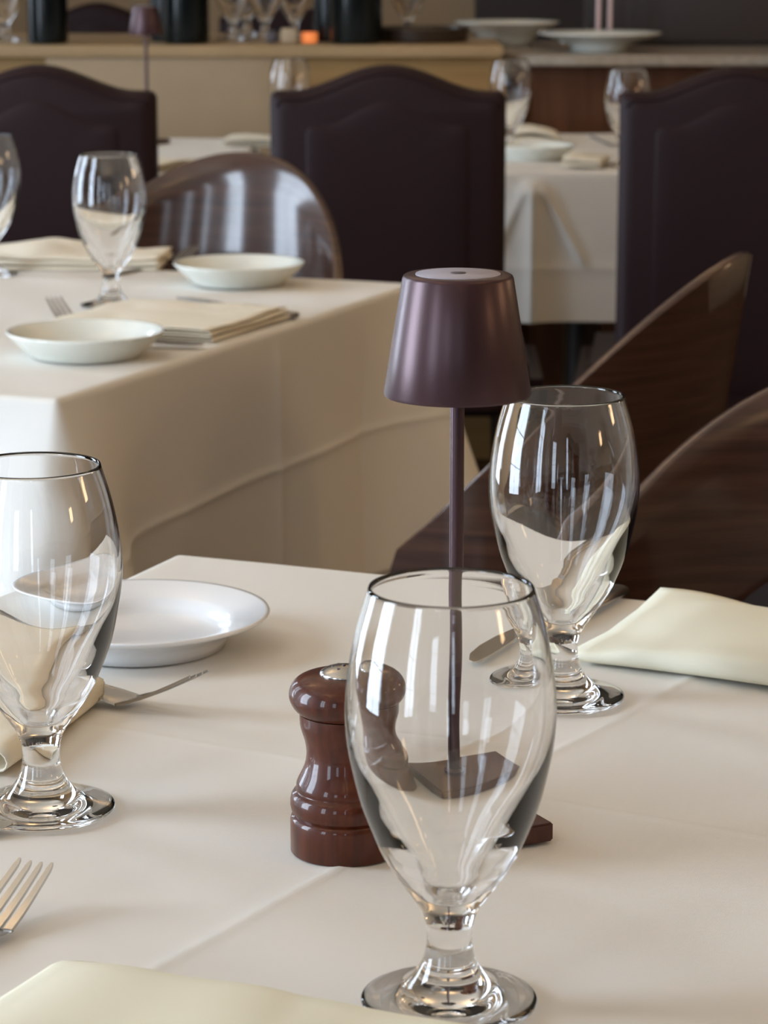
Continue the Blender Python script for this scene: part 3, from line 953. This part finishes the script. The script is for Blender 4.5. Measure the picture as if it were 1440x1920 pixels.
cab = empty('bar_cabinet', (0.49, 6.43, CZ), 0, 'charcoal cabinet rising at the back of the stone counter', 'cabinet')
box('cabinet_body', 0, 1.4, 0, 0.22, 0, 0.62, M['wall_dark'], cab, 0.004)
box('door', 0.01, 0.69, -0.014, 0.0, 0.01, 0.60, M['wall_dark'], cab, 0.003)
box('door', 0.71, 1.39, -0.014, 0.0, 0.01, 0.60, M['wall_dark'], cab, 0.003)

# bottles on the ledge
def bottle(x, y, r, label):
    t = empty('bottle', (x, y, LZ), 0, label, 'bottle', 'large dark bottles on the ledge')
    s = r / 0.05
    lathe('bottle_body', [(0, 0.004), (r * 0.8, 0.0), (r * 0.96, 0.003), (r, 0.012), (r, 0.26 * s), (r * 0.92, 0.30 * s), (r * 0.55, 0.35 * s), (r * 0.36, 0.39 * s),
                   (r * 0.33, 0.46 * s), (r * 0.33, 0.475 * s), (0, 0.475 * s)], M['bottle'], t, 48, 50)
    lathe('neck_foil', [(r * 0.345, 0.40 * s), (r * 0.345, 0.476 * s), (r * 0.36, 0.478 * s), (r * 0.36, 0.492 * s), (0, 0.493 * s)], M['leather'], t, 32, 50)
    return t
bottle(-0.745, 6.00, 0.045, 'dark bottle standing leftmost on the ledge behind the left leather chair')
bottle(-0.440, 6.01, 0.052, 'dark bottle standing just right of the far table lamp')
bottle(-0.062, 6.01, 0.058, 'widest dark bottle, standing above the crown of the middle leather chair')
bottle(-0.122, 6.12, 0.038, 'slim dark bottle tucked half behind the widest bottle')
bottle(-0.495, 6.13, 0.036, 'slim dark bottle half behind the far table lamp shade')

tl = lathe('tealight_holder', [(0, 0), (0.016, 0), (0.018, 0.004), (0.018, 0.022), (0.016, 0.022), (0.015, 0.006), (0, 0.006)], M['candle'], None, 32, 50)
tl.location = (-0.167, 6.06, LZ); tag(tl, 'glowing orange tealight holder on the ledge beside the widest bottle', 'candle')
b = box('menu_block', -0.018, 0.018, -0.018, 0.018, 0, 0.032, M['bread'], None, 0.004)
b.location = (-0.212, 6.04, LZ); tag(b, 'small pale tan block on the ledge left of the tealight', 'block')
b = box('dark_jar', -0.012, 0.012, -0.012, 0.012, 0, 0.026, M['lamp_dark'], None, 0.005)
b.location = (-0.250, 6.05, LZ); tag(b, 'small dark pot on the ledge left of the tan block', 'pot')
for k, (x, y, lab) in enumerate(((-0.345, 6.20, 'goblet on the ledge right of the second bottle, front one'), (-0.275, 6.26, 'goblet on the ledge standing behind the dark pot'),
                    (-0.205, 6.20, 'goblet on the ledge directly behind the tan block'), (-0.325, 6.42, 'goblet standing farthest back of the ledge cluster'),
                    (-0.86, 6.15, 'goblet on the ledge at the far left frame edge'), (0.055, 6.30, 'goblet on the ledge between widest bottle and brown tray'))):
    o = g0.copy(); COL.objects.link(o); o.location = (x, y, LZ + 0.0005)
    tag(o, lab, 'glass', 'clear footed goblets')

tray = lathe('round_tray', [(0, 0), (0.098, 0), (0.104, 0.004), (0.110, 0.030), (0.107, 0.032), (0.100, 0.012), (0, 0.008)], M['leg'], None, 56, 40)
tray.location = (0.085, 6.12, LZ); tag(tray, 'round dark brown tray at the right end of the ledge', 'tray')

# stacked dishes on the counter
def bowl_profile(r, h, foot):
    return [(0, 0.006), (foot * .9, 0.004), (foot, 0.0), (foot * 1.08, 0.0), (foot * 1.1, 0.014), (r * 0.62, h * 0.55), (r * 0.95, h * 0.95), (r, h), (r * 0.99, h + .003),
            (r * 0.93, h), (r * 0.6, h * 0.66), (foot, 0.020), (0, 0.018)]
def dish(x, y, z, r, h, foot, label, cat='plate'):
    o = lathe('serving_bowl', bowl_profile(r, h, foot), M['china_c'], None, 72)
    o.location = (x, y, z); return tag(o, label, 'bowl', 'pale dishes on the counter')
dish(0.490, 6.15, CZ, 0.142, 0.040, 0.060, 'wide shallow pale bowl on the stone counter, right of the other dishes')
dish(0.292 , 6.42, CZ, 0.125, 0.055, 0.055, 'deeper white bowl behind the wide shallow one, by the brown tray')
o = lathe('small_dish', [(0, 0), (0.03, 0), (0.032, 0.004), (0.038, 0.012), (0.035, 0.013), (0, 0.008)], M['china_c'], None, 40, 50)
o.location = (0.430, 6.15, CZ + 0.0185); tag(o, 'small upturned white dish resting inside the wide shallow bowl', 'dish')
for dx, lab in ((0.0, 'left of two slim pale pink tapers rising behind the shallow bowl'), (0.027, 'right of two slim pale pink tapers rising behind the shallow bowl')):
    t = lathe('taper_candle', [(0, 0.0), (0.0105, 0.0), (0.0105, 0.006), (0.0055, 0.008), (0.0045, 0.22), (0.002, 0.226), (0, 0.227)], M['rod'], None, 20, 50)
    t.location = (0.500 + dx, 6.32, CZ); tag(t, lab, 'candle', 'slim tapers')
po = empty('wooden_post', (0.885, 5.86, 0), 0, 'dark brown wooden post at the right frame edge before the counter', 'post')
box('shaft', -0.018, 0.018, -0.018, 0.018, 0.012, 0.955, M['leg'], po, 0.004)
box('finial', -0.024, 0.024, -0.024, 0.024, 0.955, 0.985, M['leg'], po, 0.006)
box('base_plate', -0.05, 0.05, -0.05, 0.05, 0.0, 0.012, M['leg'], po, 0.004)
